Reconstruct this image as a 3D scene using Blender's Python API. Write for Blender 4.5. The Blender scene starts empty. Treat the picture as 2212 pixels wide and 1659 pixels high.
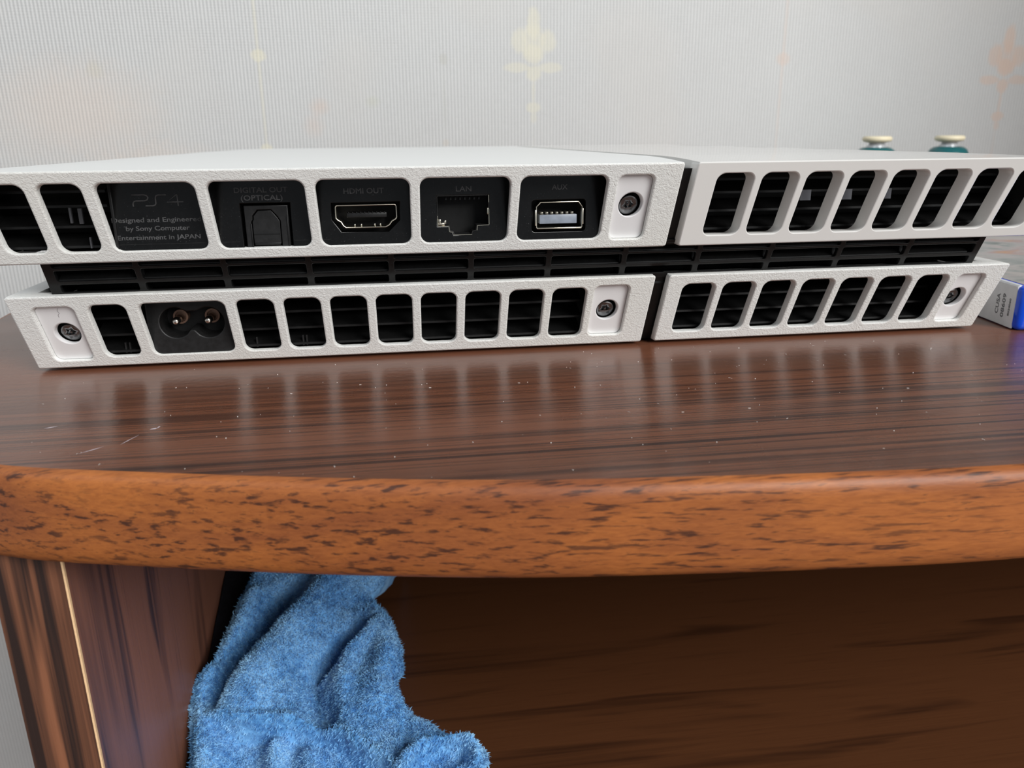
import bpy, bmesh, math, random
from mathutils import Vector, Matrix, noise as mnoise
random.seed(7)
scene = bpy.context.scene
COL = scene.collection
MM = 0.001

# ------------------------------------------------------------------ camera
CAM = Vector((-40.766, -192.409, 59.459)) * MM
Rv = Vector((0.98943763, -0.14467139, -0.00913079))
Uv = Vector((0.05176495, 0.29379104, 0.95446698))
Fv = Vector((0.13540152, 0.9448582, -0.29817682))
cam = bpy.data.objects.new('camera', bpy.data.cameras.new('camera'))
COL.objects.link(cam)
M = Matrix.Identity(4)
for i in range(3):
    M[i][0] = Rv[i]; M[i][1] = Uv[i]; M[i][2] = -Fv[i]; M[i][3] = CAM[i]
cam.matrix_world = M
cam.data.sensor_width = 36
cam.data.lens = 36 * 1713.44 / 2212
cam.data.clip_start = 0.005
cam.data.clip_end = 30
cam.data.dof.use_dof = True
cam.data.dof.focus_distance = 0.205
cam.data.dof.aperture_fstop = 26
scene.camera = cam

# ------------------------------------------------------------------ light
world = bpy.data.worlds.new('world'); scene.world = world
world.use_nodes = True
world.node_tree.nodes['Background'].inputs[0].default_value = (0.87, 0.93, 1.0, 1)
world.node_tree.nodes['Background'].inputs[1].default_value = 0.36

def area_light(name, loc, target, sx, sy, power, color):
    l = bpy.data.lights.new(name, 'AREA'); l.shape = 'RECTANGLE'
    l.size = sx; l.size_y = sy; l.energy = power; l.color = color
    o = bpy.data.objects.new(name, l); COL.objects.link(o)
    o.location = loc
    o.rotation_euler = (Vector(target) - Vector(loc)).to_track_quat('-Z', 'Y').to_euler()
    return o
# daylight from a tall window behind and to the right of the camera
area_light('window_light', (1.0, -1.7, 1.12), (0, 0.05, 0), 1.0, 1.2, 64, (1.0, 0.995, 0.975))
# weak fill lamp added high on the left, no known source there
area_light('left_fill_light', (-1.3, -0.7, 1.5), (0, 0.3, 0), 0.9, 0.9, 6, (0.9, 0.96, 1.0))

scene.view_settings.view_transform = 'Standard'
scene.view_settings.look = 'None'
scene.view_settings.gamma = 1
scene.view_settings.use_curve_mapping = False
scene.view_settings.exposure = 0.03

# ------------------------------------------------------------------ helpers
def tag(o, label=None, cat=None, group=None, kind=None):
    if label: o['label'] = label
    if cat: o['category'] = cat
    if group: o['group'] = group
    if kind: o['kind'] = kind
    return o

def empty(name, loc=(0, 0, 0), rz=0):
    o = bpy.data.objects.new(name, None); COL.objects.link(o)
    o.empty_display_size = 0.01
    o.location = [c * MM for c in loc]; o.rotation_euler = (0, 0, rz)
    return o

def finish(name, bm, mat, parent=None, smooth=None, scale=MM, recalc=True):
    if recalc:
        bmesh.ops.recalc_face_normals(bm, faces=bm.faces)
    me = bpy.data.meshes.new(name)
    lay = bm.faces.layers.int.get('flat')
    flats = [f[lay] for f in bm.faces] if lay else None
    if scale != 1:
        for v in bm.verts: v.co *= scale
    bm.to_mesh(me); bm.free()
    me.materials.append(mat)
    if smooth is not None:
        for p in me.polygons: p.use_smooth = True
        me.set_sharp_from_angle(angle=math.radians(smooth))
        if flats:
            for p, fl in zip(me.polygons, flats):
                if fl: p.use_smooth = False
            at = me.attributes.get('flat')
            if at: me.attributes.remove(at)
    o = bpy.data.objects.new(name, me); COL.objects.link(o)
    if parent: o.parent = parent
    return o

def share(name, me, parent=None, loc=(0, 0, 0)):
    o = bpy.data.objects.new(name, me); COL.objects.link(o)
    o.location = [c * MM for c in loc]
    if parent: o.parent = parent
    return o

def box(bm, x0, x1, y0, y1, z0, z1, bev=0, seg=2):
    vs = [bm.verts.new((x, y, z)) for x in (x0, x1) for y in (y0, y1) for z in (z0, z1)]
    fs = [(0, 1, 3, 2), (4, 6, 7, 5), (0, 4, 5, 1), (2, 3, 7, 6), (0, 2, 6, 4), (1, 5, 7, 3)]
    faces = [bm.faces.new([vs[i] for i in f]) for f in fs]
    if bev:
        es = {e for f in faces for e in f.edges}
        bmesh.ops.bevel(bm, geom=list(es), offset=bev, segments=seg, affect='EDGES', profile=0.5)

def rrect(x0, x1, z0, z1, r=2.0, n=6, rs=None):
    """counter-clockwise rounded rectangle; rs = radii bl, br, tr, tl"""
    rs = rs or (r, r, r, r)
    cs = [(x0 + rs[0], z0 + rs[0], 180, rs[0]), (x1 - rs[1], z0 + rs[1], 270, rs[1]),
          (x1 - rs[2], z1 - rs[2], 0, rs[2]), (x0 + rs[3], z1 - rs[3], 90, rs[3])]
    out = []
    for cx, cz, a0, rr in cs:
        if rr < 0.02:
            out.append((cx, cz)); continue
        for i in range(n + 1):
            a = math.radians(a0 + 90 * i / n)
            out.append((cx + rr * math.cos(a), cz + rr * math.sin(a)))
    return out

def circ(cx, cz, r, n=32, squash=1):
    return [(cx + r * math.cos(2 * math.pi * i / n), cz + r * squash * math.sin(2 * math.pi * i / n)) for i in range(n)]

def offs(loop, d):
    """move a loop to its left (into the material) by d, mitred"""
    if d == 0: return list(loop)
    n = len(loop); out = []
    for i in range(n):
        p0 = Vector(loop[i - 1]); p1 = Vector(loop[i]); p2 = Vector(loop[(i + 1) % n])
        a = (p1 - p0); b = (p2 - p1)
        if a.length < 1e-6: a = b
        if b.length < 1e-6: b = a
        a.normalize(); b.normalize()
        na = Vector((-a.y, a.x)); nb = Vector((-b.y, b.x))
        m = na + nb
        if m.length < 1e-6: m = na
        m.normalize()
        k = 1 / max(0.45, m.dot(na))
        q = p1 + m * d * k
        out.append((q.x, q.y))
    return out

S = 0.5443; H = 53.0
def slant(off=0.0):
    return lambda a, b, t: (a, S * (H - b) + off + t, b)
def upright(y):
    return lambda a, b, t: (a, y + t, b)

def plate(name, outer, holes, T, mapf, mat, parent=None, bev=0.35, back=True, smooth=40, bm=None):
    """slab with holes; outer loop CCW; hole loops CCW too (reversed here); t=0 is the front"""
    own = bm is None
    if own: bm = bmesh.new()
    if not bm.faces.layers.int.get('flat'): bm.faces.layers.int.new('flat')
    loops = [list(outer)] + [list(reversed(h)) for h in holes]
    prof = [(0, bev), (bev * .3, bev * .3), (bev, 0), (T, 0)] if bev else [(0, 0), (T, 0)]
    fe, be = [], []
    for lp in loops:
        rings = [[bm.verts.new(mapf(a, b, t)) for a, b in offs(lp, d)] for t, d in prof]
        n = len(lp)
        for k in range(len(rings) - 1):
            r0, r1 = rings[k], rings[k + 1]
            for i in range(n):
                j = (i + 1) % n
                bm.faces.new((r0[i], r0[j], r1[j], r1[i]))
        fe += [bm.edges.get((rings[0][i], rings[0][(i + 1) % n])) for i in range(n)]
        be += [bm.edges.get((rings[-1][i], rings[-1][(i + 1) % n])) for i in range(n)]
    lay = bm.faces.layers.int.get('flat') or bm.faces.layers.int.new('flat')
    for es in ((fe, be) if back else (fe,)):
        res = bmesh.ops.triangle_fill(bm, edges=es, use_beauty=True, use_dissolve=False)
        for f in res['geom']:
            if isinstance(f, bmesh.types.BMFace): f[lay] = 1
    if own: return finish(name, bm, mat, parent, smooth)

def tube(bm, pts, r, seg=8, closed=False, mapf=None):
    """round wire along 3-D points"""
    P = [Vector(p) for p in pts]; n = len(P); rings = []
    for i in range(n):
        if closed: t = P[(i + 1) % n] - P[i - 1]
        else: t = P[min(i + 1, n - 1)] - P[max(i - 1, 0)]
        t.normalize()
        up = Vector((0, 1, 0)) if abs(t.y) < .9 else Vector((1, 0, 0))
        a = t.cross(up).normalized(); b = t.cross(a).normalized()
        rings.append([bm.verts.new(P[i] + (a * math.cos(2 * math.pi * k / seg) + b * math.sin(2 * math.pi * k / seg)) * r) for k in range(seg)])
    for i in range(n if closed else n - 1):
        r0, r1 = rings[i], rings[(i + 1) % n]
        for k in range(seg):
            bm.faces.new((r0[k], r0[(k + 1) % seg], r1[(k + 1) % seg], r1[k]))
    if not closed:
        bm.faces.new(rings[0]); bm.faces.new(rings[-1])

def lathe(bm, prof, seg=32, origin=(0, 0, 0), axis='z', sx=1, sy=1):
    """prof = (radius, height) pairs"""
    rings = []
    for r, h in prof:
        ring = []
        for k in range(seg):
            a = 2 * math.pi * k / seg
            p = (r * sx * math.cos(a), r * sy * math.sin(a), h) if axis == 'z' else (r * sx * math.cos(a), h, r * sy * math.sin(a))
            ring.append(bm.verts.new([origin[i] + p[i] for i in range(3)]))
        rings.append(ring)
    for r0, r1 in zip(rings, rings[1:]):
        for k in range(seg):
            bm.faces.new((r0[k], r0[(k + 1) % seg], r1[(k + 1) % seg], r1[k]))
    bm.faces.new(rings[0]); bm.faces.new(rings[-1])

def text_mesh(name, body, size, mat, parent, matrix, extrude=0.08, width=None, align='CENTER', bevel=0.0, bold=0.0):
    cu = bpy.data.curves.new(name, 'FONT'); cu.body = body; cu.size = size
    cu.align_x = align; cu.extrude = extrude; cu.resolution_u = 3; cu.bevel_depth = bevel; cu.offset = bold
    tmp = bpy.data.objects.new(name, cu); COL.objects.link(tmp)
    dg = bpy.context.evaluated_depsgraph_get(); dg.update()
    me = bpy.data.meshes.new_from_object(tmp.evaluated_get(dg))
    bpy.data.objects.remove(tmp)
    if width:
        xs = [v.co.x for v in me.vertices]; k = width / (max(xs) - min(xs))
        for v in me.vertices: v.co.x *= k
    me.transform(matrix); me.transform(Matrix.Scale(MM, 4))
    me.materials.clear(); me.materials.append(mat)
    o = bpy.data.objects.new(name, me); COL.objects.link(o); o.parent = parent
    return o

# ------------------------------------------------------------------ materials
class NT:
    def __init__(s, name):
        s.m = bpy.data.materials.new(name); s.m.use_nodes = True
        s.t = s.m.node_tree; s.n = s.t.nodes; s.b = s.n['Principled BSDF']
    def add(s, typ, **kw):
        nd = s.n.new(typ)
        for k, v in kw.items(): setattr(nd, k, v)
        return nd
    def link(s, a, b): s.t.links.new(a, b)
    def coords(s, scale=(1, 1, 1), kind='Object', rot=(0, 0, 0), loc=(0, 0, 0)):
        tc = s.add('ShaderNodeTexCoord'); mp = s.add('ShaderNodeMapping')
        mp.inputs['Scale'].default_value = scale; mp.inputs['Rotation'].default_value = rot
        mp.inputs['Location'].default_value = loc
        s.link(tc.outputs[kind], mp.inputs[0]); return mp.outputs[0]
    def noise(s, vec, scale, detail=3, rough=.5, dist=0):
        nd = s.add('ShaderNodeTexNoise')
        nd.inputs['Scale'].default_value = scale; nd.inputs['Detail'].default_value = detail
        nd.inputs['Roughness'].default_value = rough; nd.inputs['Distortion'].default_value = dist
        s.link(vec, nd.inputs['Vector']); return nd.outputs['Fac']
    def ramp(s, fac, stops, interp='LINEAR'):
        nd = s.add('ShaderNodeValToRGB'); cr = nd.color_ramp; cr.interpolation = interp
        while len(cr.elements) < len(stops): cr.elements.new(0.5)
        for e, (p, c) in zip(cr.elements, stops):
            e.position = p; e.color = (c[0], c[1], c[2], 1) if hasattr(c, '__len__') else (c, c, c, 1)
        s.link(fac, nd.inputs[0]); return nd.outputs[0]
    def mix(s, fac, a, b, mode='MIX'):
        nd = s.add('ShaderNodeMix', data_type='RGBA', blend_type=mode)
        for sock, v in ((nd.inputs[0], fac), (nd.inputs[6], a), (nd.inputs[7], b)):
            if hasattr(v, 'default_value'): s.link(v, sock)
            elif isinstance(v, (int, float)): sock.default_value = v
            else: sock.default_value = (v[0], v[1], v[2], 1)
        return nd.outputs[2]
    def math(s, op, a, b=0.0, c=None):
        nd = s.add('ShaderNodeMath', operation=op)
        for i, v in enumerate((a, b) if c is None else (a, b, c)):
            if hasattr(v, 'default_value'): s.link(v, nd.inputs[i])
            else: nd.inputs[i].default_value = v
        return nd.outputs[0]
    def bump(s, h, dist, strength=1.0, prev=None):
        nd = s.add('ShaderNodeBump'); nd.inputs['Distance'].default_value = dist
        nd.inputs['Strength'].default_value = strength
        s.link(h, nd.inputs['Height'])
        if prev is not None: s.link(prev, nd.inputs['Normal'])
        return nd.outputs[0]
    def set(s, **kw):
        for k, v in kw.items():
            key = k.replace('_', ' ')
            sock = s.b.inputs[key]
            if hasattr(v, 'default_value'): s.link(v, sock)
            elif isinstance(v, (tuple, list)): sock.default_value = (v[0], v[1], v[2], 1) if len(v) == 3 and sock.type == 'RGBA' else v
            else: sock.default_value = v
        return s.m

def plain(name, col, rough, metal=0, noise_amt=.12, nscale=300, **kw):
    t = NT(name)
    f = t.noise(t.coords(), nscale, 3)
    c = t.mix(f, [x * (1 - noise_amt) for x in col], [min(1, x * (1 + noise_amt)) for x in col])
    return t.set(Base_Color=c, Roughness=rough, Metallic=metal, **kw)

def mat_textured_white():
    t = NT('grained white plastic')
    v = t.coords()
    n1 = t.noise(v, 1500, 2, .55, 1.0)
    n2 = t.noise(v, 3200, 2, .5, .4)
    h = t.math('ADD', t.math('MULTIPLY', n1, 1.0), t.math('MULTIPLY', n2, .35))
    nm = t.bump(h, 0.00022, .75)
    big = t.noise(v, 14, 3)
    c = t.mix(t.ramp(big, [(.45, 0), (.75, 1)]), (.76, .765, .745), (.74, .735, .69))
    return t.set(Base_Color=c, Roughness=.46, Normal=nm)

def mat_smooth_white(name, col, rough, coat=0):
    t = NT(name); v = t.coords()
    n = t.noise(v, 900, 2)
    return t.set(Base_Color=t.mix(n, [x * .985 for x in col], col), Roughness=rough, Coat_Weight=coat, Coat_Roughness=.06,
                 Normal=t.bump(n, .00002, .4))

def mat_black(name, base, rough, dust=.25, coat=0):
    t = NT(name); v = t.coords()
    n = t.noise(v, 700, 4, .65)
    dd = t.noise(v, 3800, 2, .5)
    spec = t.math('MULTIPLY', t.ramp(dd, [(.70, 0), (.80, 1)]), dust)
    c = t.mix(t.ramp(n, [(.35, 0), (.75, 1)]), [base * .75] * 3, [base * 1.35, base * 1.35, base * 1.4])
    c = t.mix(spec, c, (.30, .31, .32))
    return t.set(Base_Color=c, Roughness=rough, Coat_Weight=coat, Coat_Roughness=.1, Specular_IOR_Level=.30, Normal=t.bump(n, .00003, .25))

def mat_wood_top():
    t = NT('dark walnut laminate'); v = t.coords()
    warp = t.noise(t.coords((2.5, 12, 4)), 3.0, 2)
    # long streaks running along the length of the board
    mp = t.coords((3.2, 480, 480))
    a = t.noise(mp, 1.0, 4, .62, .25)
    mp2 = t.coords((10, 620, 620), loc=(3, 1, 0))
    b = t.noise(mp2, 1.0, 3, .55, .2)
    mp3 = t.coords((2.2, 34, 34), loc=(.4, 7, 0))
    zone = t.noise(mp3, 1.0, 3, .5, .4)
    base = t.mix(b, (.125, .043, .022), (.20, .078, .042))
    base = t.mix(t.ramp(zone, [(.38, 0), (.64, 1)]), base, t.mix(b, (.085, .032, .018), (.145, .060, .033)))
    sp = t.add('ShaderNodeSeparateXYZ'); t.link(v, sp.inputs[0])
    yy = t.math('ADD', sp.outputs[1], t.math('MULTIPLY', t.math('SUBTRACT', t.noise(t.coords((4, 30, 30)), 1.0, 2), .5), .03))
    band = t.ramp(t.math('MULTIPLY', t.math('ADD', yy, .30), 5.0), [(.12, .1), (.22, 1), (.42, 1), (.56, .12)])
    streak = t.math('MULTIPLY', t.ramp(a, [(.512, 0), (.565, 1)]), t.math('MULTIPLY', band, t.ramp(zone, [(.36, .6), (.50, 1)])))
    thin = t.math('MULTIPLY', t.ramp(t.noise(t.coords((6, 1100, 1100), loc=(9, 4, 2)), 1.0, 2, .5, .1), [(.56, 0), (.62, .6)]), band)
    c = t.mix(thin, base, (.045, .019, .013))
    c = t.mix(t.math('MULTIPLY', streak, .86), c, (.018, .008, .007))
    pore = t.ramp(t.noise(t.coords((90, 1500, 1500)), 1.0, 2), [(.60, 0), (.70, .5)])
    c = t.mix(pore, c, (.03, .013, .01))
    peel = t.noise(v, 520, 2, .5)
    rg = t.ramp(t.noise(v, 30, 3), [(.3, .23), (.8, .31)])
    return t.set(Base_Color=c, Roughness=rg, Normal=t.bump(peel, .00012, .30), Specular_IOR_Level=.62)

def mat_wood_band():
    t = NT('orange walnut edge band'); v = t.coords()
    mp = t.coords((75, 1000, 1000)); flk = t.noise(mp, 1.0, 3, .62, .15)
    mp2 = t.coords((220, 1500, 1500), loc=(2, 0, 1)); fine = t.noise(mp2, 1.0, 3, .6, .6)
    zone = t.noise(t.coords((13, 70, 70)), 1.0, 3, .55, .8)
    base = t.mix(fine, (.20, .052, .012), (.52, .175, .038))
    base = t.mix(t.ramp(zone, [(.35, 0), (.7, 1)]), base, t.mix(fine, (.12, .032, .011), (.30, .090, .028)))
    st = t.math('MULTIPLY', t.ramp(flk, [(.53, 0), (.64, 1)]), t.ramp(zone, [(.36, .3), (.52, 1)]))
    c = t.mix(t.math('MULTIPLY', st, .85), base, (.030, .011, .008))
    f2 = t.math('MULTIPLY', t.ramp(fine, [(.63, 0), (.70, 1)]), .5)
    c = t.mix(f2, c, (.05, .018, .010))
    return t.set(Base_Color=c, Roughness=.48, Normal=t.bump(fine, .00010, .35), Specular_IOR_Level=.4)

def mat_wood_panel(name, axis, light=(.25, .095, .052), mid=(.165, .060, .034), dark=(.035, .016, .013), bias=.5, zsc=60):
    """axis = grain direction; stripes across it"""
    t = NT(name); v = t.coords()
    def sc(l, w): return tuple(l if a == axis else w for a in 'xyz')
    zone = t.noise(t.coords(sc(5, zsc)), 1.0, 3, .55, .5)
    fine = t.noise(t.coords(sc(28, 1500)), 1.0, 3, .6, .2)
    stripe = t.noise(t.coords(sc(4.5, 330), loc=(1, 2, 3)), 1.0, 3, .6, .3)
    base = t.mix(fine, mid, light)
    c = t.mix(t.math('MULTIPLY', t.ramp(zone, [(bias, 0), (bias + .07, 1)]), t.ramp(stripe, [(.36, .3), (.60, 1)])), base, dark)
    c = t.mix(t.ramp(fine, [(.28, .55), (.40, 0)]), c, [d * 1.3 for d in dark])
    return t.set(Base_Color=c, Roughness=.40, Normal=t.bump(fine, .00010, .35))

def mat_wallpaper():
    t = NT('ribbed vinyl wallpaper')
    v = t.coords()
    sep = t.add('ShaderNodeSeparateXYZ'); t.link(v, sep.inputs[0]); X, Z = sep.outputs[0], sep.outputs[2]
    wob = t.math('MULTIPLY', t.math('SUBTRACT', t.noise(v, 900, 2), .5), 1.3)
    rib = t.math('SINE', t.math('ADD', t.math('MULTIPLY', X, 2 * math.pi / .0026), wob))
    weft = t.math('SINE', t.math('ADD', t.math('MULTIPLY', Z, 2 * math.pi / .0019), t.math('MULTIPLY', wob, 1.4)))
    patch = t.noise(v, 60, 3)
    h = t.math('ADD', t.math('MULTIPLY', rib, .55), t.math('MULTIPLY', t.math('MULTIPLY', weft, .38), patch))
    h = t.math('ADD', h, t.math('MULTIPLY', t.noise(v, 1500, 2), .6))
    tone = t.ramp(h, [(.0, 0), (.75, 1)])
    base = t.mix(tone, (.48, .485, .48), (.70, .705, .70))
    blot = t.noise(v, 9, 2)
    base = t.mix(t.math('MULTIPLY', t.ramp(blot, [(.50, 0), (.62, 1)]), .35), base, (.60, .585, .56))
    def blob(c, cx, cz, rx, rz, col, alpha, soft=.35, ragged=.25, hole=None):
        dx = t.math('DIVIDE', t.math('SUBTRACT', X, cx * MM), rx * MM)
        dz = t.math('DIVIDE', t.math('SUBTRACT', Z, cz * MM), rz * MM)
        d = t.math('SQRT', t.math('ADD', t.math('MULTIPLY', dx, dx), t.math('MULTIPLY', dz, dz)))
        d = t.math('ADD', d, t.math('MULTIPLY', t.math('SUBTRACT', t.noise(v, 190, 3), .5), ragged * 2))
        f = t.ramp(d, [(1 - soft, 1), (1, 0)])
        f = t.math('MULTIPLY', f, t.math('MULTIPLY', t.math('ADD', t.math('MULTIPLY', tone, .35), .65), alpha))
        return t.mix(f, c, col)
    gold = (.735, .705, .57); rose = (.70, .52, .42)
    c = base
    def motif(c, x, z, k, col, al):
        c = blob(c, x, z + 13 * k, 5.5 * k, 12 * k, col, al)           # bud
        c = blob(c, x - 10 * k, z + 2 * k, 6.5 * k, 9 * k, col, al * .9)   # side scrolls
        c = blob(c, x + 10 * k, z + 2 * k, 6.5 * k, 9 * k, col, al * .9)
        c = blob(c, x, z - 6 * k, 9 * k, 7 * k, col, al)
        c = blob(c, x - 12 * k, z - 15 * k, 10 * k, 4 * k, col, al * .85)   # spread leaves
        c = blob(c, x + 12 * k, z - 15 * k, 10 * k, 4 * k, col, al * .85)
        c = blob(c, x, z - 19 * k, 6 * k, 6 * k, col, al)
        c = blob(c, x, z - 31 * k, 1.4 * k, 10 * k, col, al * .7)
        c = blob(c, x, z - 41 * k, 6 * k, 4.2 * k, col, al * .9)
        return blob(c, x, z - 48 * k, 3.0 * k, 4 * k, col, al * .6)
    c = blob(c, 72, 128, 11, 15, gold, .6); c = blob(c, 477, 119, 11, 15, rose, .5)
    c = motif(c, 72, 127, 1.12, gold, .7)
    c = motif(c, 477, 118, 1.12, rose, .75)
    for x, a, b_, col, al in ((-134.5, -60, 400, gold, .5), (72, -200, 82, gold, .35), (277, -60, 400, rose, .28), (477, -60, 78, rose, .3), (2, 60, 108, (.50, .50, .45), .30)):
        c = blob(c, x, (a + b_) / 2, 1.7, (b_ - a) / 2, col, al, .6, .12)
    c = blob(c, -134.5, 118, 6.5, 5.0, gold, .9); c = blob(c, -134.5, 52, 5.5, 4.5, gold, .8)
    c = blob(c, 277, 117, 7, 6, rose, .4); c = blob(c, 2, 116, 4, 5, (.50, .49, .43), .4)
    c = blob(c, 2, 55, 3, 3, (.6, .53, .45), .4)
    c = blob(c, -93, 82, 9, 8, rose, .42, .8); c = blob(c, -98, 68, 10, 10, rose, .3, .8)
    c = blob(c, -53, 85.5, 7, 5.5, (.55, .56, .44), .38, .8)
    c = blob(c, -270, 80, 75, 45, (.74, .62, .53), .45, .7); c = blob(c, -215, 40, 60, 22, (.74, .62, .53), .35, .7)
    c = blob(c, -250, 108, 8, 8, (.60, .56, .45), .4, .7)
    return t.set(Base_Color=c, Roughness=.55, Normal=t.bump(h, .00045, .8))

def mat_towel(name, c0, c1, c2, sheen=.10):
    t = NT(name); v = t.coords()
    n = t.noise(v, 420, 4, .65); big = t.noise(v, 60, 3)
    c = t.mix(t.ramp(n, [(.36, 0), (.64, 1)]), c0, c1)
    c = t.mix(t.ramp(big, [(.45, 0), (.75, 1)]), c, t.mix(n, c1, c2))
    return t.set(Base_Color=c, Roughness=.9, Sheen_Weight=sheen, Specular_IOR_Level=.2, Sheen_Roughness=.5, Normal=t.bump(n, .0008, .8))

def mat_cover():
    t = NT('printed game cover'); v = t.coords()
    a = t.noise(t.coords((30, 45, 1)), 1.0, 4, .6, 1.2); b = t.noise(t.coords((55, 90, 1), loc=(3, 2, 0)), 1.0, 3, .6, .8)
    c = t.ramp(a, [(.30, (.09, .12, .11)), (.42, (.24, .26, .25)), (.52, (.36, .34, .33)), (.60, (.34, .25, .25)), (.70, (.45, .24, .12))])
    c = t.mix(t.ramp(b, [(.5, 0), (.62, .8)]), c, (.42, .38, .36))
    return t.set(Base_Color=c, Roughness=.30, Specular_IOR_Level=.35)

W_TEX = mat_textured_white()
W_SMOOTH = mat_smooth_white('smooth white plastic', (.78, .775, .78), .38)
W_GLOSS = mat_smooth_white('glossy white plastic', (.78, .77, .745), .16, .5)
W_TOP = mat_smooth_white('satin white plastic', (.76, .77, .76), .40)
K_GLOSS = mat_black('glossy black plastic', .0035, .22, .22)
K_MATTE = mat_black('black plastic', .006, .36, .12)
K_LOUV = mat_black('black louvre plastic', .006, .45, .05)
K_DEEP = mat_black('rough black plastic', .006, .6, 0)
K_PORT = mat_black('charcoal port plastic', .012, .40, .08)
K_TEXT = mat_black('raised black lettering', .075, .30, 0)
METAL = plain('nickel plated steel', (.62, .58, .48), .24, 1)
METAL_DARK = plain('dark screw steel', (.21, .215, .22), .28, 1, .3, 2000)
METAL_PIN = plain('bright steel pin', (.72, .68, .62), .22, 1)
COPPER = plain('dull copper contact', (.20, .12, .085), .45, .6)
TONGUE = plain('pale grey connector tongue', (.22, .25, .30), .35, 0, .35, 500)
WOOD_TOP = mat_wood_top()
WOOD_BAND = mat_wood_band()
WOOD_SIDE = mat_wood_panel('reddish walnut side panel', 'z', light=(.27, .115, .075), mid=(.19, .078, .05), dark=(.065, .032, .028), bias=.53, zsc=45)
WOOD_SIDE_EDGE = mat_wood_panel('striped walnut edge', 'z', light=(.26, .105, .055), mid=(.15, .056, .028), dark=(.020, .011, .010), bias=.47, zsc=130)
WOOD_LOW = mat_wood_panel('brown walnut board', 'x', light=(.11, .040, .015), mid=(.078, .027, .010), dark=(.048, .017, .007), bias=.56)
CREAM = plain('raw cream edge', (.75, .50, .28), .6, 0, .2, 1200)
WALLP = mat_wallpaper()
TOWEL = mat_towel('blue terry cloth', (.05, .18, .44), (.14, .40, .76), (.34, .64, .90))
TOWEL_TUFT = mat_towel('blue terry loops', (.09, .28, .58), (.25, .54, .86), (.50, .78, .97))
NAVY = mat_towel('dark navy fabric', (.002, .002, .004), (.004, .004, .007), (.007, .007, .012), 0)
BLUE = NT('translucent blue plastic').set(Base_Color=(.002, .10, .95), Roughness=.14, Transmission_Weight=.35, IOR=1.45, Coat_Weight=.4)
BLUE_LIGHT = plain('light blue plastic', (.01, .22, .95), .2)
COVER = mat_cover()
PAPER = plain('white printed spine paper', (.62, .635, .66), .28)
INK = plain('grey ink', (.10, .105, .115), .5)
TEAL = plain('teal green plastic', (.006, .105, .115), .30)
CREAM_RUB = plain('cream rubber', (.78, .70, .50), .5, 0, .08)
SILVER = plain('silver grey stick post', (.55, .57, .60), .22, .3)
DARKGREY = plain('dark grey plastic', (.05, .05, .055), .4)
DUST = plain('white lint', (.75, .73, .70), .8)

# ------------------------------------------------------------------ setting
def struct(name, bm, mat, **kw):
    o = finish(name, bm, mat, None, **kw); o['kind'] = 'structure'; return o
YW = 460
bm = bmesh.new(); box(bm, -1500, 1500, YW, YW + 100, -900, 1600)
wall = struct('wall_back', bm, WALLP); wall['label'] = 'pale grey ribbed wallpaper with faded gold damask motifs'
bm = bmesh.new(); box(bm, 615, 715, -90, YW - .5, -900, 1600)  # added slab out of view, dims the right end of the back wall
wr = struct('light_blocker_right', bm, plain('warm beige light blocker', (.50, .40, .32), .7)); wr['label'] = 'warm beige light blocker added out of view to dim the right end of the back wall'
bm = bmesh.new(); box(bm, -1500, 1500, -2600, YW + 100, -950, -900)
fl = struct('floor', bm, plain('brown floor', (.22, .13, .08), .5)); fl['label'] = 'brown floor below the shelf unit'

# ------------------------------------------------------------------ shelf unit
unit = empty('shelf_unit', (0, 200, -900))
tag(unit, 'dark walnut laminate shelf unit with a bowed front edge, carrying the white console', 'shelf')
OFF = Vector((0, -200, 900))
def sub(name, bm, mat, parent=unit, **kw):
    bmesh.ops.translate(bm, verts=bm.verts, vec=OFF if parent is unit else OFF)
    return finish(name, bm, mat, parent, **kw)
# outline of the board, front edge from right to left (bowed front, left end swept back)
ctrl = [(520, -52), (300, -60), (180, -67), (120, -70), (74, -70.2), (45, -68.7), (11, -65.6), (-22, -61.6), (-56, -55), (-91, -46.4), (-118, -38.5),
        (-138, -27), (-154, -8), (-166, 20), (-174, 58), (-179, 101), (-182, 160), (-183, 280), (-183, YW - 1)]
def catmull(P, k=8):
    out = []
    for i in range(len(P) - 1):
        p0 = Vector(P[max(i - 1, 0)]); p1 = Vector(P[i]); p2 = Vector(P[i + 1]); p3 = Vector(P[min(i + 2, len(P) - 1)])
        for j in range(k):
            u = j / k
            out.append(0.5 * ((2 * p1) + (p2 - p0) * u + (2 * p0 - 5 * p1 + 4 * p2 - p3) * u * u + (3 * p1 - p0 - 3 * p2 + p3) * u ** 3))
    out.append(Vector(P[-1])); return out
edge = catmull(ctrl)
def normals2(E):
    N = []
    for i in range(len(E)):
        t = E[min(i + 1, len(E) - 1)] - E[max(i - 1, 0)]; t.normalize()
        N.append(Vector((t.y, -t.x)))          # outward
    return N
en = normals2(edge)
if en[20].y > 0: en = [-n for n in en]
TH = 20.0
bm = bmesh.new()   # board core with top face
top = [bm.verts.new((p.x, p.y, 0)) for p in edge] + [bm.verts.new((520, YW - 1, 0))]
bot = [bm.verts.new((v.co.x, v.co.y, -TH)) for v in top]
bm.faces.new(top); bm.faces.new(list(reversed(bot)))
for i in range(len(top)):
    j = (i + 1) % len(top); bm.faces.new((top[i], bot[i], bot[j], top[j]))
sub('top_panel', bm, WOOD_TOP)
bm = bmesh.new()
prof = [(-.02, 0.0), (.7, -.12), (1.5, -.55), (2.1, -1.3), (2.5, -2.4), (2.6, -4.0), (2.6, -14.5), (2.4, -16.7), (1.9, -18.3), (1.1, -19.5), (.2, -20.0), (-.02, -20.0)]
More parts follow.
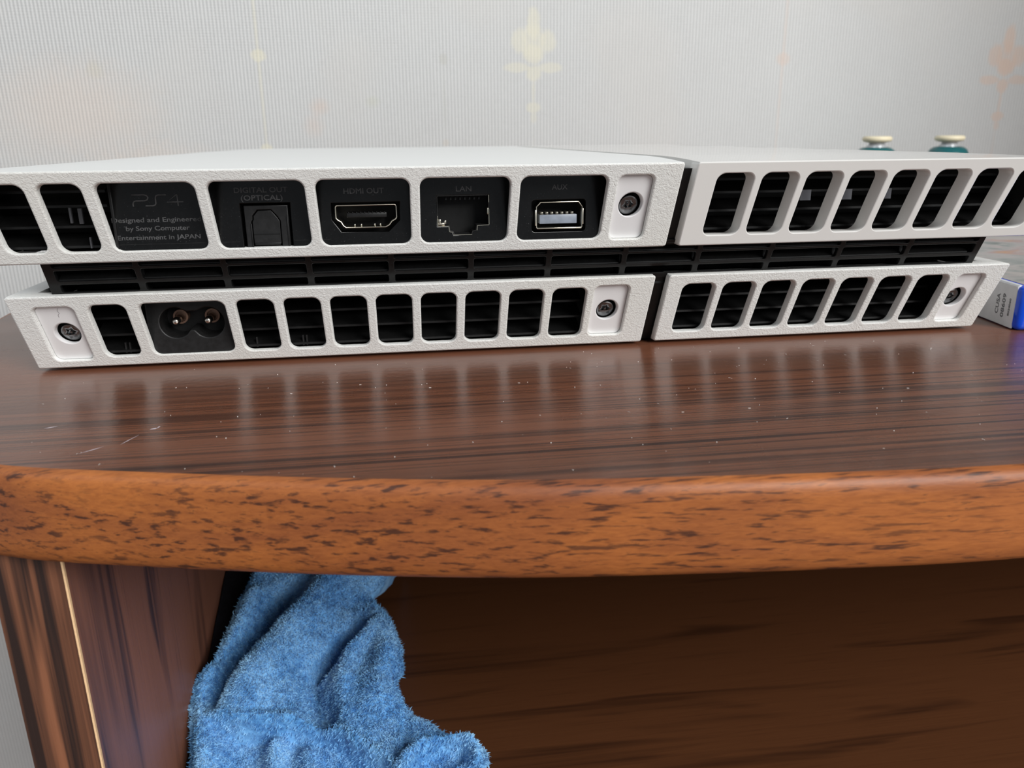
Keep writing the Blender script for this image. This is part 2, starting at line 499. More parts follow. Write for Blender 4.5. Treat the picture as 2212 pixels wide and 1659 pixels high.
rows = [[bm.verts.new((p.x + n.x * a, p.y + n.y * a, z)) for a, z in prof] for p, n in zip(edge, en)]
for r0, r1 in zip(rows, rows[1:]):
    for k in range(len(prof) - 1): bm.faces.new((r0[k], r1[k], r1[k + 1], r0[k + 1]))
bm.faces.new(rows[0]); bm.faces.new(rows[-1])
tag(sub('edge_band', bm, WOOD_BAND, smooth=50), 'rounded orange-brown edge band with dark flecks')
# left side panel with its own edging and a bare cream line
PX0, PX1, PY = -126.3, -112.2, -35.6
def make_side(x0, x1, edgex, name='side_panel'):
    bm = bmesh.new(); box(bm, x0, x1, PY + 1, YW - 4, -880, -TH)
    sp = sub(name, bm, WOOD_SIDE)
    bm = bmesh.new(); box(bm, x0, x1, PY, PY + 1.0, -880, -TH, .18)
    finish_o = bmesh.ops.translate(bm, verts=bm.verts, vec=OFF)
    e = finish('edge_strip', bm, WOOD_SIDE_EDGE, sp); e['label'] = 'dark-striped front edging'
    bm = bmesh.new(); box(bm, edgex - .3, edgex + .12, PY - .10, PY + .75, -880, -TH, .05, 1)
    bmesh.ops.translate(bm, verts=bm.verts, vec=OFF)
    c = finish('seam_line', bm, CREAM, sp); c['label'] = 'bare cream seam between edging and panel face'
    return sp
make_side(PX0, PX1, PX1)
make_side(498, 512, 498)
ZB = -150
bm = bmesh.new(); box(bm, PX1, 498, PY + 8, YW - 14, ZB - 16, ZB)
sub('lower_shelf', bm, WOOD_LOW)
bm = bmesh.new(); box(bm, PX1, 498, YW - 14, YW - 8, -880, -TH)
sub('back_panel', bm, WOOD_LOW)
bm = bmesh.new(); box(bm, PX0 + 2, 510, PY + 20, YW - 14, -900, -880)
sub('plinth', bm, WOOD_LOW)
# pale scuffs on the board and its edge
bm = bmesh.new()
def scuff(cx, cy, L, w, ang, z=.03):
    n = 7; d = Vector((math.cos(ang), math.sin(ang))); q = Vector((-d.y, d.x)); a = []; b = []
    for i in range(n):
        u = i / (n - 1); ww = w * math.sin(math.pi * min(max(u, .06), .94)) * random.uniform(.6, 1.2)
        c = Vector((cx, cy)) + d * (u - .5) * L + q * random.uniform(-.05, .05)
        a.append(bm.verts.new((c.x + q.x * ww, c.y + q.y * ww, z))); b.append(bm.verts.new((c.x - q.x * ww, c.y - q.y * ww, z)))
    for i in range(n - 1): bm.faces.new((a[i], a[i + 1], b[i + 1], b[i]))
scuff(-97.6, -28.6, 5.6, .14, 1.18); scuff(-94.4, -22.6, 1.8, .35, .5); scuff(-93.7, -21.7, 1.2, .22, 1.3)
scuff(-103.5, -33.5, 5, .16, .75); scuff(-117, -18, 2.6, .25, .4)
tag(sub('scratch', bm, plain('pale scratch', (.55, .48, .52), .5)), 'pale scratches near the left front')

# ------------------------------------------------------------------ console
con = empty('game_console', (0, 150, 0))
tag(con, 'white two-layer game console seen from its slanted back, black ports and vents, on the shelf', 'game console')
CO = Vector((0, -150, 0))
_fin = finish
def cpart(name, bm, mat, parent=con, smooth=40):
    bmesh.ops.translate(bm, verts=bm.verts, vec=CO)
    return _fin(name, bm, mat, parent, smooth)
def cplate(name, outer, holes, T, mapf, mat, parent=con, bev=.35, smooth=40, back=True):
    bm = bmesh.new(); plate(name, outer, holes, T, mapf, mat, bev=bev, bm=bm, back=back)
    return cpart(name, bm, mat, parent, smooth)
D = 305
Z0, Z1, Z2, Z3 = .9, 22.5, 31.1, 53.0
UZ0, UZ1 = 33.95, 50.2; LZ0, LZ1 = 3.85, 19.55
P = 12.13
def slotU(x0, x1): return rrect(x0, x1, UZ0, UZ1, 2.1)
def slotL(x0, x1): return rrect(x0, x1, LZ0, LZ1, 2.0)
# openings
UL = [(-131.5, -122.2)] + [(-119.6, -110.2)] + [(-107.5, -85.7), (-83.2, -61.3), (-58.9, -36.9), (-34.5, -12.6), (-10.2, 11.6)]
UR = [(39.4 + i * 11.98, 49.3 + i * 11.98) for i in range(8)]
LL = [(-119.2, -110.1), (-107.0, -85.7)] + [(-83.1 + i * 12.03, -73.4 + i * 12.03) for i in range(8)]
LR = [(38.2 + i * 12.0, 48.0 + i * 12.0) for i in range(7)]
SCR = {'ul': (14.1, 23.3, 33.5, 50.1, 18.73, 42.6), 'll': (-132.4, -122.5, 3.2, 19.4, -126.9, 11.3),
       'lm': (12.9, 22.9, 3.9, 19.9, 17.8, 12.0), 'lr': (122.8, 131.7, 3.5, 19.4, 126.6, 11.6)}

def top_slab(bm, x0, x1, z, th, crown, y1, round_left=False):
    """top skin, slightly crowned, from the back edge to the far edge"""
    nx, ny = 24, 30
    def hz(x, y):
        u = min(1, min(x + 137.5, 137.5 - x) / 26); w = min(1, (y) / 30) * min(1, (D + 2 - y) / 18)
        return z + crown * math.sin(u * math.pi / 2) * math.sin(max(0, w) * math.pi / 2)
    g = [[bm.verts.new((x0 + (x1 - x0) * i / nx, .35 + (y1 - .35) * j / ny, 0)) for j in range(ny + 1)] for i in range(nx + 1)]
    for c in g:
        for v in c: v.co.z = hz(v.co.x, v.co.y)
    b = {}
    for i in range(nx):
        for j in range(ny):
            bm.faces.new((g[i][j], g[i + 1][j], g[i + 1][j + 1], g[i][j + 1]))
    rim = [g[i][0] for i in range(nx + 1)] + [g[nx][j] for j in range(1, ny + 1)] + [g[i][ny] for i in range(nx - 1, -1, -1)] + [g[0][j] for j in range(ny - 1, 0, -1)]
    low = [bm.verts.new((v.co.x, v.co.y + (1.2 if v.co.y < 1 else 0), z - th)) for v in rim]
    for i in range(len(rim)):
        j = (i + 1) % len(rim); bm.faces.new((rim[i], low[i], low[j], rim[j]))
    bm.faces.new(low)

def slope_side(bm, x0, x1, zb, zt, y1, T):
    """side wall: thin slab along y whose end follows the slanted back"""
    def yy(z): return S * (H - z) + T
    pts = [(yy(zb), zb), (y1, zb), (y1, zt), (yy(zt), zt)]
    a = [bm.verts.new((x0, y, z)) for y, z in pts]; b = [bm.verts.new((x1, y, z)) for y, z in pts]
    bm.faces.new(a); bm.faces.new(list(reversed(b)))
    for i in range(4):
        j = (i + 1) % 4; bm.faces.new((a[i], b[i], b[j], a[j]))

def make_cover(name, x0, x1, z0, z1, slots, screws, T, mat, mat_top, label, top=None, sides=(), bev=.4):
    root = cplate(name, rrect(x0, x1, z0, z1, .7, 3), [rrect(a, b, zz0, zz1, 2.1) for a, b, zz0, zz1 in slots] +
                  [rrect(*SCR[k][:4], 1.7) for k in screws], T, slant(), mat, bev=bev)
    root['label'] = label
    bm = bmesh.new()
    if top:
        top_slab(bm, x0 + .25, x1 - .25, z1, 2.0, top, D)
    # flanges: a lip folded back along the edge nearest the middle groove, and the outer side walls
    for zz in ((z0, z0 + 1.6),) if top else ((z1 - 1.6, z1), (z0, z0 + 1.2)):
        ya = S * (H - (zz[0] + zz[1]) / 2) + T - .3
        box(bm, x0 + .3, x1 - .3, ya, ya + 5.0 - (0 if top else 1.2), zz[0], zz[1])
    for s in sides:
        xa, xb = (x0, x0 + 2) if s < 0 else (x1 - 2, x1)
        slope_side(bm, xa, xb, z0 + .05, z1 - (1.9 if top else .12), D, T - .3)
    w = cpart('cover_skin', bm, mat_top, root, 30)
    for k in screws:
        a, b, zz0, zz1, cx, cz = SCR[k]
        fl_ = cplate('screw_recess', rrect(a + .02, b - .02, zz0 + .02, zz1 - .02, 1.7), [circ(cx, cz, 3.1)], 2.0, slant(1.5), W_SMOOTH, root, bev=.3)
    return root
mk = lambda L, z0, z1: [(a, b, z0, z1) for a, b in L]
tt = .9
c_ul = make_cover('upper_cover', -137.5, 30.2, Z2, Z3, mk(UL, UZ0, UZ1), ['ul'], 2.1, W_TEX, W_TOP, 'matte grained white upper cover', tt, (-1,))
c_ur = make_cover('drive_cover', 33.6, 137.5, Z2, Z3, mk(UR[:8], UZ0, UZ1), [], 5.2, W_GLOSS, W_GLOSS, 'smooth glossy white drive bay cover', tt, (1, ), bev=.3)
c_ll = make_cover('lower_cover', -137.5, 29.6, Z0, Z1, mk(LL, LZ0, LZ1), ['ll', 'lm'], 2.1, W_TEX, W_TEX, 'matte grained white lower left cover', None, (-1,))
c_lr = make_cover('lower_cover', 33.5, 137.5, Z0, Z1, mk(LR, LZ0, LZ1), ['lr'], 2.8, W_TEX, W_TEX, 'matte grained white lower right cover', None, (1,))
# inner wall of the glossy cover beside the gap
bm = bmesh.new(); slope_side(bm, 33.75, 35.2, Z2, Z3 - 1.9, D, 4.8); cpart('cover_wall', bm, W_GLOSS, c_ur)
bm = bmesh.new(); slope_side(bm, 28.6, 30.0, Z2, Z3 - 1.9, D, 1.8); cpart('cover_wall', bm, W_TOP, c_ul)
# lower deck: white border left and right of the body, dark tray inside
bm = bmesh.new()
box(bm, -137.3, -131.8, 22, D, Z1 - 1.4, Z1 - .05); cpart('deck_border', bm, W_TOP)
bm = bmesh.new(); box(bm, 131.8, 137.3, 22, D, Z1 - 1.4, Z1 - .05); cpart('deck_border', bm, W_TOP)
bm = bmesh.new(); box(bm, -131.9, 131.9, 21.5, D - 2, Z1 - 3, Z1 - 1.3); cpart('deck_tray', bm, K_MATTE)

# body between the covers
def body(bm):
    for z0, z1, hw in ((Z0 + .6, Z1 - 2, 135), (Z1 - 3, Z2 + 1.5, 126.5), (Z2 + 1.5, Z3 - 2.4, 135)):
        box(bm, -hw, hw, (44 if z1 < 25 else 34 if z0 < 25 else 27), D - 3, z0, z1)
bm = bmesh.new(); body(bm); cpart('chassis', bm, K_DEEP)
for sx in (-1, 1):      # added dark sheets standing in for shade inside the side walls
    for z0, z1, T in ((Z0 + 1.4, Z1 - 1.8, 3.4), (Z2 + 1.8, Z3 - 2.2, 3.0 if sx < 0 else 6.0)):
        bm = bmesh.new(); slope_side(bm, *sorted((sx * 135.45, sx * 134.9)), z0, z1, 80, T); cpart('shade_sheet', bm, K_DEEP)
for x in (-118, 118):
    for y in (60, 270):
        bm = bmesh.new(); lathe(bm, [(6, 0), (6.5, .3), (6.5, 1.6)], 20, (x, y, 0)); cpart('rubber_foot', bm, DARKGREY)
# dark strip closing the gap between left and right covers
bm = bmesh.new()
for z0, z1 in ((Z0, Z1 - .8), (Z2, Z3 - 1.6)):
    pts = [(S * (H - z0) + 3.6, z0), (60, z0), (60, z1), (S * (H - z1) + 3.6, z1)]
    a = [bm.verts.new((29.9, y, z)) for y, z in pts]; b = [bm.verts.new((33.9, y, z)) for y, z in pts]
    bm.faces.new(a); bm.faces.new(list(reversed(b)))
    for i in range(4): bm.faces.new((a[i], b[i], b[(i + 1) % 4], a[(i + 1) % 4]))
cpart('gap_filler', bm, K_MATTE)

# middle grille of the groove
ribs = [-105.0 + i * 20.9 for i in range(11)]
xs = [-124.6] + ribs + [125.0]
holes = []
for i in range(len(xs) - 1):
    a, b = xs[i] + .75, xs[i + 1] - .75
    if i == 0: a = xs[0]
    if i == len(xs) - 2: b = xs[-1]
    holes += [rrect(a, b, 25.95, 28.75, .5, 3), rrect(a + .1, b - .1, 22.9, 24.95, .4, 3), rrect(a, b, 29.5, 31.6, .4, 3)]
gr = cplate('vent_grille', [(-127.2, 21.4), (127.2, 21.4), (126.8, 32.6), (-126.8, 32.6)], holes, 1.4, slant(3.0), K_MATTE, bev=.18)
def blade_mesh(w, dy, dz, th=.5):
    bm = bmesh.new()
    y0, y1 = 0, dy
    pts = [(0, 0), (0, th), (dy, dz + th), (dy, dz)]
    a = [bm.verts.new((-w / 2, y, z)) for y, z in pts]; b = [bm.verts.new((w / 2, y, z)) for y, z in pts]
    bm.faces.new(a); bm.faces.new(list(reversed(b)))
    for i in range(4): bm.faces.new((a[i], b[i], b[(i + 1) % 4], a[(i + 1) % 4]))
    bmesh.ops.recalc_face_normals(bm, faces=bm.faces)
    for v in bm.verts: v.co *= MM
    me = bpy.data.meshes.new('vent_blade'); bm.to_mesh(me); bm.free(); me.materials.append(K_LOUV); return me
mb = blade_mesh(19.4, 5.5, 2.9)
for i in range(len(xs) - 1):
    cx = (xs[i] + xs[i + 1]) / 2
    for z in (25.75, 29.3):
        share('vent_blade', mb, gr, (cx, S * (H - z) + 3.9 - 150, z))
    bm = bmesh.new()
# upright fins deep inside the grille
rib_me = None
bm = bmesh.new(); box(bm, -.5, .5, 0, 6, 0, 9.4); bmesh.ops.recalc_face_normals(bm, faces=bm.faces)
for v in bm.verts: v.co *= MM
rib_me = bpy.data.meshes.new('vent_rib'); bm.to_mesh(rib_me); bm.free(); rib_me.materials.append(K_LOUV)
for x in ribs: share('vent_rib', rib_me, gr, (x, 20.2 - 150, 22.3))

for sx in (-1, 1):      # end pillars closing the groove at the sides
    bm = bmesh.new()
    for z0, z1 in ((21.6, 32.4),):
        pts = [(S * (H - z0) + 3.4, z0), (46, z0), (46, z1), (S * (H - z1) + 3.4, z1)]
        a = [bm.verts.new((sx * 125.3, y, z)) for y, z in pts]; b = [bm.verts.new((sx * 126.9, y, z)) for y, z in pts]
        bm.faces.new(a); bm.faces.new(list(reversed(b)))
        for i in range(4): bm.faces.new((a[i], b[i], b[(i + 1) % 4], a[(i + 1) % 4]))
    cpart('end_pillar', bm, K_MATTE)

# louvre blades behind the slots
def louvres(x0, x1, zs, yfun, parent=con):
    me = blade_mesh(x1 - x0, 7.0, 2.4, .6)
    for z in zs: share('louvre_blade', me, parent, ((x0 + x1) / 2, yfun(z) - 150, z))
UZ = [34.6, 39.4, 44.2, 47.6]; LZ = [4.4, 9.0, 13.6, 17.4]
louvres(-134, -108.6, UZ, lambda z: 13.2); louvres(35.6, 135, UZ, lambda z: 17.0)
louvres(-121.5, -108.8, LZ, lambda z: 29.0); louvres(-84.5, 11.5, LZ, lambda z: 29.0); louvres(36, 121.6, LZ, lambda z: 30.0)
# small components glimpsed through the vents
for x, z, w, h in ((-117.2, 40.6, .5, 3.6), (-115.2, 40.4, .9, 3.6), (-113.6, 34.6, .35, 2.6)):
    bm = bmesh.new(); box(bm, x, x + w, 12.5, 13.2, z, z + h); cpart('inner_clip', bm, DARKGREY)
for x in (-115, -113.9, -80.5, -68, -67):
    bm = bmesh.new(); box(bm, x, x + .4, 29.2, 29.8, 4.2, 7.0); cpart('inner_clip', bm, K_PORT)
CHIP = plain('pale grey component', (.22, .23, .26), .4)
for x, w, in ((69.0, 3.0), (81.2, 2.8), (93.7, 2.0)):
    bm = bmesh.new(); box(bm, x, x + w, 15.6, 16.2, 42.0, 44.8)
    tag(cpart('inner_chip', bm, CHIP), 'pale component seen through a drive bay slot')

# port panel (upright, recessed)
YP = 11.2
hdmi_rec = [(-54.0, 37.1), (-42.4, 36.9), (-39.5, 39.7), (-39.4, 44.2), (-56.1, 44.2), (-56.2, 40.2)]
lan_hole = [(-30.2, 37.8), (-27.4, 37.8), (-27.2, 36.6), (-26.4, 36.4), (-26.2, 35.6), (-21.5, 35.6), (-21.2, 36.4), (-20.3, 36.6), (-20.1, 37.8), (-17.0, 37.9), (-17.0, 45.5), (-30.2, 45.5)]
aux_rec = rrect(-6.1, 8.0, 35.8, 43.9, .9, 3)
opt_rec = [(-77.7, 33.6), (-65.9, 33.6), (-65.9, 44.5), (-77.7, 44.5)]
pp = cplate('port_panel', [(-107.2, 32.95), (12.9, 32.95), (12.9, 50.6), (-107.2, 50.6)], [hdmi_rec, lan_hole, aux_rec, opt_rec], 1.5, upright(YP), K_GLOSS, bev=.15)
bm = bmesh.new(); box(bm, -107.3, -106.6, YP - .35, YP + .3, 33.6, 50.4, .15); box(bm, -107.2, -78.5, YP - .12, YP + .2, 35.3, 35.45); box(bm, -65.5, -57, YP - .12, YP + .2, 35.3, 35.45)
cpart('panel_rim', bm, K_PORT, pp)
for x in (-84.4, -60.1, -35.7, -11.4):
    bm = bmesh.new()
    pts = [(YP + .1, 36.6), (YP + .1, 50.6), (3.6, 50.6)]
    a = [bm.verts.new((x - .5, y, z)) for y, z in pts]; b = [bm.verts.new((x + .5, y, z)) for y, z in pts]
    bm.faces.new(a); bm.faces.new(list(reversed(b)))
    for i in range(3): bm.faces.new((a[i], b[i], b[(i + 1) % 3], a[(i + 1) % 3]))
    cpart('panel_divider', bm, K_MATTE, pp)
bm = bmesh.new()
for y in (YP + 4.5,): box(bm, -107, 12.5, y + 3.5, y + 5, 33.5, 50.5)
cpart('panel_back', bm, K_DEEP, pp)
# optical port with its flap
op = cplate('optical_port', [(-77.0, 33.2), (-66.6, 33.2), (-66.6, 43.9), (-77.0, 43.9)],
            [[(-75.6, 33.9), (-68.6, 33.9), (-68.6, 40.2), (-69.2, 41.2), (-70.6, 42.9), (-73.9, 42.9), (-75.2, 41.5), (-75.2, 40.6), (-75.6, 40.0)]], 3.0, upright(YP + .5), K_PORT, bev=.2)
fp = cplate('port_flap', [(-75.35, 34.6), (-68.85, 34.6), (-68.85, 40.1), (-69.4, 41.0), (-70.7, 42.65), (-73.8, 42.65), (-74.95, 41.4), (-75.0, 40.6), (-75.35, 40.0)], [], .8, upright(YP + .95), K_PORT, op, bev=.12)
bm = bmesh.new(); box(bm, -75.2, -69, YP + .75, YP + 1.0, 36.9, 37.1); box(bm, -75.2, -69, YP + .72, YP + 1.1, 34.3, 34.9, .1)
box(bm, -75.75, -75.45, YP + .2, YP + .8, 33.6, 39.6, .1); box(bm, -67.1, -66.75, YP + .2, YP + .8, 33.4, 41.4, .1)
cpart('flap_ridge', bm, K_LOUV, op)
# video port
def ring_port(name, outer, wall, mat, depth, y, parent=con):
    return cplate(name, outer, [offs(outer, wall)], depth, upright(y), mat, parent, bev=.10)
hd = [(-52.9, 37.95), (-43.1, 37.95), (-42.1, 38.5), (-41.4, 39.4), (-40.5, 39.9), (-40.15, 40.4), (-40.15, 43.2), (-40.6, 43.65), (-54.9, 43.65), (-55.3, 43.2), (-55.3, 40.4), (-54.9, 39.9), (-54.1, 39.4), (-53.6, 38.5)]
hp = ring_port('video_port', hd, .28, METAL, 5.0, YP + .1)
bm = bmesh.new(); box(bm, -52.6, -42.7, YP + 1.4, YP + 5, 40.4, 41.6, .2); cpart('port_tongue', bm, K_PORT, hp)
bm = bmesh.new()
for i in range(10): box(bm, -52.2 + i * .98, -51.9 + i * .98, YP + 1.2, YP + 4.5, 41.5, 41.8)
cpart('contact_pins', bm, K_LOUV, hp)
bm = bmesh.new()
for x in (-50.9, -49.3, -46.0, -44.6): box(bm, x, x + .35, YP + 1.0, YP + 2.4, 38.3, 38.85, .1)
cpart('spring_tab', bm, METAL, hp)
# network port
lp = cplate('network_port', offs(lan_hole, .0), [offs(lan_hole, .22)], 4.5, upright(YP - .05), K_PORT, bev=.06)
bm = bmesh.new()
for a, b in (((-30.1, 37.9), (-27.4, 37.9)), ((-27.4, 37.9), (-27.2, 36.5)), ((-27.2, 36.5), (-26.3, 36.3)), ((-26.3, 35.7), (-21.5, 35.7)), ((-20.2, 36.7), (-20.1, 37.9)), ((-20.1, 37.9), (-17.1, 38.0)), ((-17.1, 38.1), (-17.1, 42.0)), ((-17.1, 43.6), (-17.1, 45.4)), ((-30.1, 40.5), (-30.1, 38.0))):
    tube(bm, [(a[0], YP - .06, a[1]), (b[0], YP - .06, b[1])], .13, 6)
box(bm, -30.0, -28.4, YP, YP + 1.2, 38.1, 38.7, .1); box(bm, -29.9, -29.3, YP, YP + .9, 38.6, 39.6, .12); box(bm, -28.5, -28.0, YP, YP + .9, 38.5, 39.3, .1)
box(bm, -17.5, -17.15, YP + .1, YP + 1.2, 40.6, 42.2, .08)
cpart('steel_shield', bm, METAL, lp)
bm = bmesh.new()
for i in range(8): box(bm, -27.9 + i * 1.2, -27.5 + i * 1.2, YP + 2.4, YP + 4.2, 44.2, 44.8)
cpart('contact_pins', bm, K_LOUV, lp)
# auxiliary port
ax_ = [(-4.6, 36.5), (6.9, 36.5), (7.25, 36.9), (7.25, 42.1), (6.2, 43.4), (-3.8, 43.4), (-4.95, 42.2), (-4.95, 36.9)]
ap = ring_port('auxiliary_port', ax_, .26, METAL, 4.5, YP + .05)
bm = bmesh.new(); box(bm, -5.25, -4.85, YP - .05, YP + .4, 37.4, 41.4, .1); box(bm, 7.15, 7.5, YP - .05, YP + .4, 37.6, 41.6, .1)
box(bm, -4.7, 7.0, YP + .02, YP + .5, 36.55, 36.85, .05)
cpart('spring_tab', bm, METAL, ap)
bm = bmesh.new(); box(bm, -3.9, 5.85, YP + .6, YP + 4, 37.8, 40.1, .12); cpart('port_tongue', bm, TONGUE, ap)
bm = bmesh.new()
for i in range(7): box(bm, -3.7 + i * 1.32, -3.0 + i * 1.32, YP + .7, YP + 3.6, 40.1, 40.75, .05)
cpart('contact_pins', bm, plain('tarnished contacts', (.20, .19, .16), .35, .8), ap)
# engraved lettering on the port panel
def ptext(body, cx, z, size, width, name='lettering', y=YP, bold=0.0):
    m = Matrix.Translation(Vector((cx, y - .03, z)) + CO) @ Matrix.Rotation(math.radians(90), 4, 'X')
    return text_mesh(name, body, size, K_TEXT, pp, m, .05, width, 'CENTER', .02, bold)
ptext('AUX', 1.15, 46.4, 1.85, 4.1); ptext('LAN', -23.35, 46.4, 1.85, 3.9)
ptext('HDMI OUT', -48.05, 46.35, 1.85, 9.8)
ptext('DIGITAL OUT', -72.5, 47.05, 1.75, 12.6); ptext('(OPTICAL)', -72.4, 45.2, 1.75, 9.8)
ptext('Designed and Engineered', -97.3, 40.6, 1.55, 20.4); ptext('by Sony Computer', -97.3, 38.6, 1.55, 14.6); ptext('Entertainment in JAPAN', -97.2, 36.45, 1.55, 19.1)
bm = bmesh.new()
lx = lambda L: [(x, YP - .02, z) for x, z in L]
tube(bm, lx([(-102.2, 47.0), (-99.4, 47.0), (-98.8, 46.8), (-98.55, 46.3), (-98.8, 45.8), (-99.4, 45.6), (-101.4, 45.6), (-101.9, 45.4), (-102.1, 44.9), (-102.1, 44.3)]), .16, 6)
tube(bm, lx([(-94.4, 46.9), (-96.2, 46.9), (-96.7, 46.7), (-96.9, 46.2), (-96.9, 45.0), (-97.1, 44.6), (-97.6, 44.4), (-99.3, 44.4)]), .16, 6)
tube(bm, lx([(-90.6, 45.2), (-94.4, 45.2), (-92.0, 46.9), (-91.9, 46.9)]), .14, 6); tube(bm, lx([(-91.9, 46.9), (-91.9, 44.3)]), .14, 6)
cpart('raised_emblem', bm, K_TEXT, pp)

# power inlet
YI = 27.5
def fig8():
    L = (-100.6, 12.3); Rr = (-92.2, 12.1); r = 4.15
    pts = []
    for i in range(20):      # right lobe, from bottom notch counter-clockwise
        a = math.radians(-128 + (128 + 100) * i / 19); pts.append((Rr[0] + r * math.cos(a), Rr[1] + r * math.sin(a)))
    pts += [(-95.1, 15.3), (-97.5, 15.3)]
    for i in range(20):
        a = math.radians(80 + (308 - 80) * i / 19); pts.append((L[0] + r * math.cos(a), L[1] + r * math.sin(a)))
    pts += [(-97.1, 10.2), (-95.9, 10.1)]
    return pts
f8 = fig8()
pi_ = cplate('power_inlet', rrect(-108.0, -85.4, 2.6, 18.6, 1.0), [f8], 9.0, upright(YI), K_PORT, bev=.35)
bm = bmesh.new(); box(bm, -108, -85.4, YI + 8, YI + 10, 3, 18); cpart('inlet_floor', bm, K_DEEP, pi_)
for cx in (-100.9, -92.5):
    bm = bmesh.new(); lathe(bm, [(1.0, 0), (1.0, -7.2), (.85, -7.7), (.5, -7.95), (.15, -8.0)], 20, (cx, YI + 8.5, 12.4), 'y')
    cpart('contact_pin', bm, METAL_PIN, pi_)
    bm = bmesh.new(); lathe(bm, [(2.0, 0), (2.0, -2.6), (1.5, -2.6), (1.5, -1)], 24, (cx + .3, YI + 8, 12.8), 'y')
    cpart('pin_collar', bm, COPPER, pi_)
# screws
def star(cx, cz, r, n=6):
    return [(cx + (r if i % 2 == 0 else r * .62) * math.cos(math.pi * i / n + .2), cz + (r if i % 2 == 0 else r * .62) * math.sin(math.pi * i / n + .2)) for i in range(2 * n)]
for k, (a, b, zz0, zz1, cx, cz) in SCR.items():
    y = S * (H - cz) + 3.6
    par = {'ul': c_ul, 'll': c_ll, 'lm': c_ll, 'lr': c_lr}[k]
    cz2 = cz - .25
    sc = cplate('screw', circ(cx, cz2, 2.55), [star(cx, cz2, 1.2)], 1.2, slant(3.4), METAL_DARK, con, bev=.5)
    bm = bmesh.new(); plate('x', circ(cx, cz2, 2.2), [], .6, slant(4.3), K_DEEP, bm=bm, bev=.05); cpart('screw_socket', bm, METAL_DARK, sc)
    bm = bmesh.new(); plate('x', circ(cx, cz2, .38, 12), [], .9, slant(3.6), METAL_DARK, bm=bm, bev=.1); cpart('socket_pin', bm, METAL_DARK, sc)
    cplate('screw_well', circ(cx, cz, 4.0), [circ(cx, cz, 3.12)], 2.5, slant(3.3), K_PORT, con, bev=0)
    bm = bmesh.new(); plate('x', circ(cx, cz, 4.0), [], .5, slant(5.8), K_DEEP, bm=bm, bev=0); cpart('well_floor', bm, K_DEEP)
# hairline crack-like mark beside the lower left screw
bm = bmesh.new()
tube(bm, [(x, S * (H - z) + 1.47, z) for x, z in ((-126.7, 18.8), (-127.0, 18.0), (-126.7, 17.4), (-127.2, 16.9), (-127.2, 16.2))], .06, 5)
cpart('hair_mark', bm, plain('grey hair', (.30, .29, .30), .6), c_ll)

# ------------------------------------------------------------------ game case
ang = -math.atan2(3.1, 18.6)
case = empty('game_case', (148.6, 23.2, 0), ang)
tag(case, 'blue plastic game case with white code-printed spine, lying right of the console', 'game case')
CT = 14.0; CW = 135; CL = 170
bm = bmesh.new(); box(bm, 0, CW, 0, CL, 0, CT, 1.9, 4)
finish('case_shell', bm, BLUE, case, 40)
bm = bmesh.new(); box(bm, -.14, .3, 2.3, CL - 5, .35, CT - .35, .1, 1)
sp = finish('spine_insert', bm, PAPER, case); sp['label'] = 'white spine insert with grey code'
bm = bmesh.new(); box(bm, 2.2, CW - 3, 3.0, CL - 5, CT - .1, CT + .12)
ci = finish('cover_insert', bm, COVER, case); ci['label'] = 'printed cover in grey, green and orange tones'
bm = bmesh.new(); box(bm, .2, 2.3, 2.4, CL - 5, CT - 1.3, CT - .05, .5, 2); finish('cover_fold', bm, PAPER, case)
def ctext(body, y, size, width):
    # readable from the spine side, running upwards across its thickness
    m = Matrix.Translation((-.16, y, 6.6)) @ Matrix(((0, 0, -1, 0), (0, 1, 0, 0), (1, 0, 0, 0), (0, 0, 0, 1)))
    return text_mesh('lettering', body, size, INK, sp, m, .02, width, 'CENTER', 0, .05)
t1 = ctext('CUSA', 10.6, 2.3, 6.6); t2 = ctext('08609', 7.5, 2.3, 7.6); t3 = ctext('8024060', 4.6, 1.1, 5.6)
bm = bmesh.new(); plate('x', rrect(5.5, 40, 2.6, 11.0, 1.2), [rrect(6.6, 39, 3.7, 9.9, .8)], .5, upright(-.35), BLUE_LIGHT, bm=bm, bev=.15)
finish('end_ridge', bm, BLUE_LIGHT, case, 40)

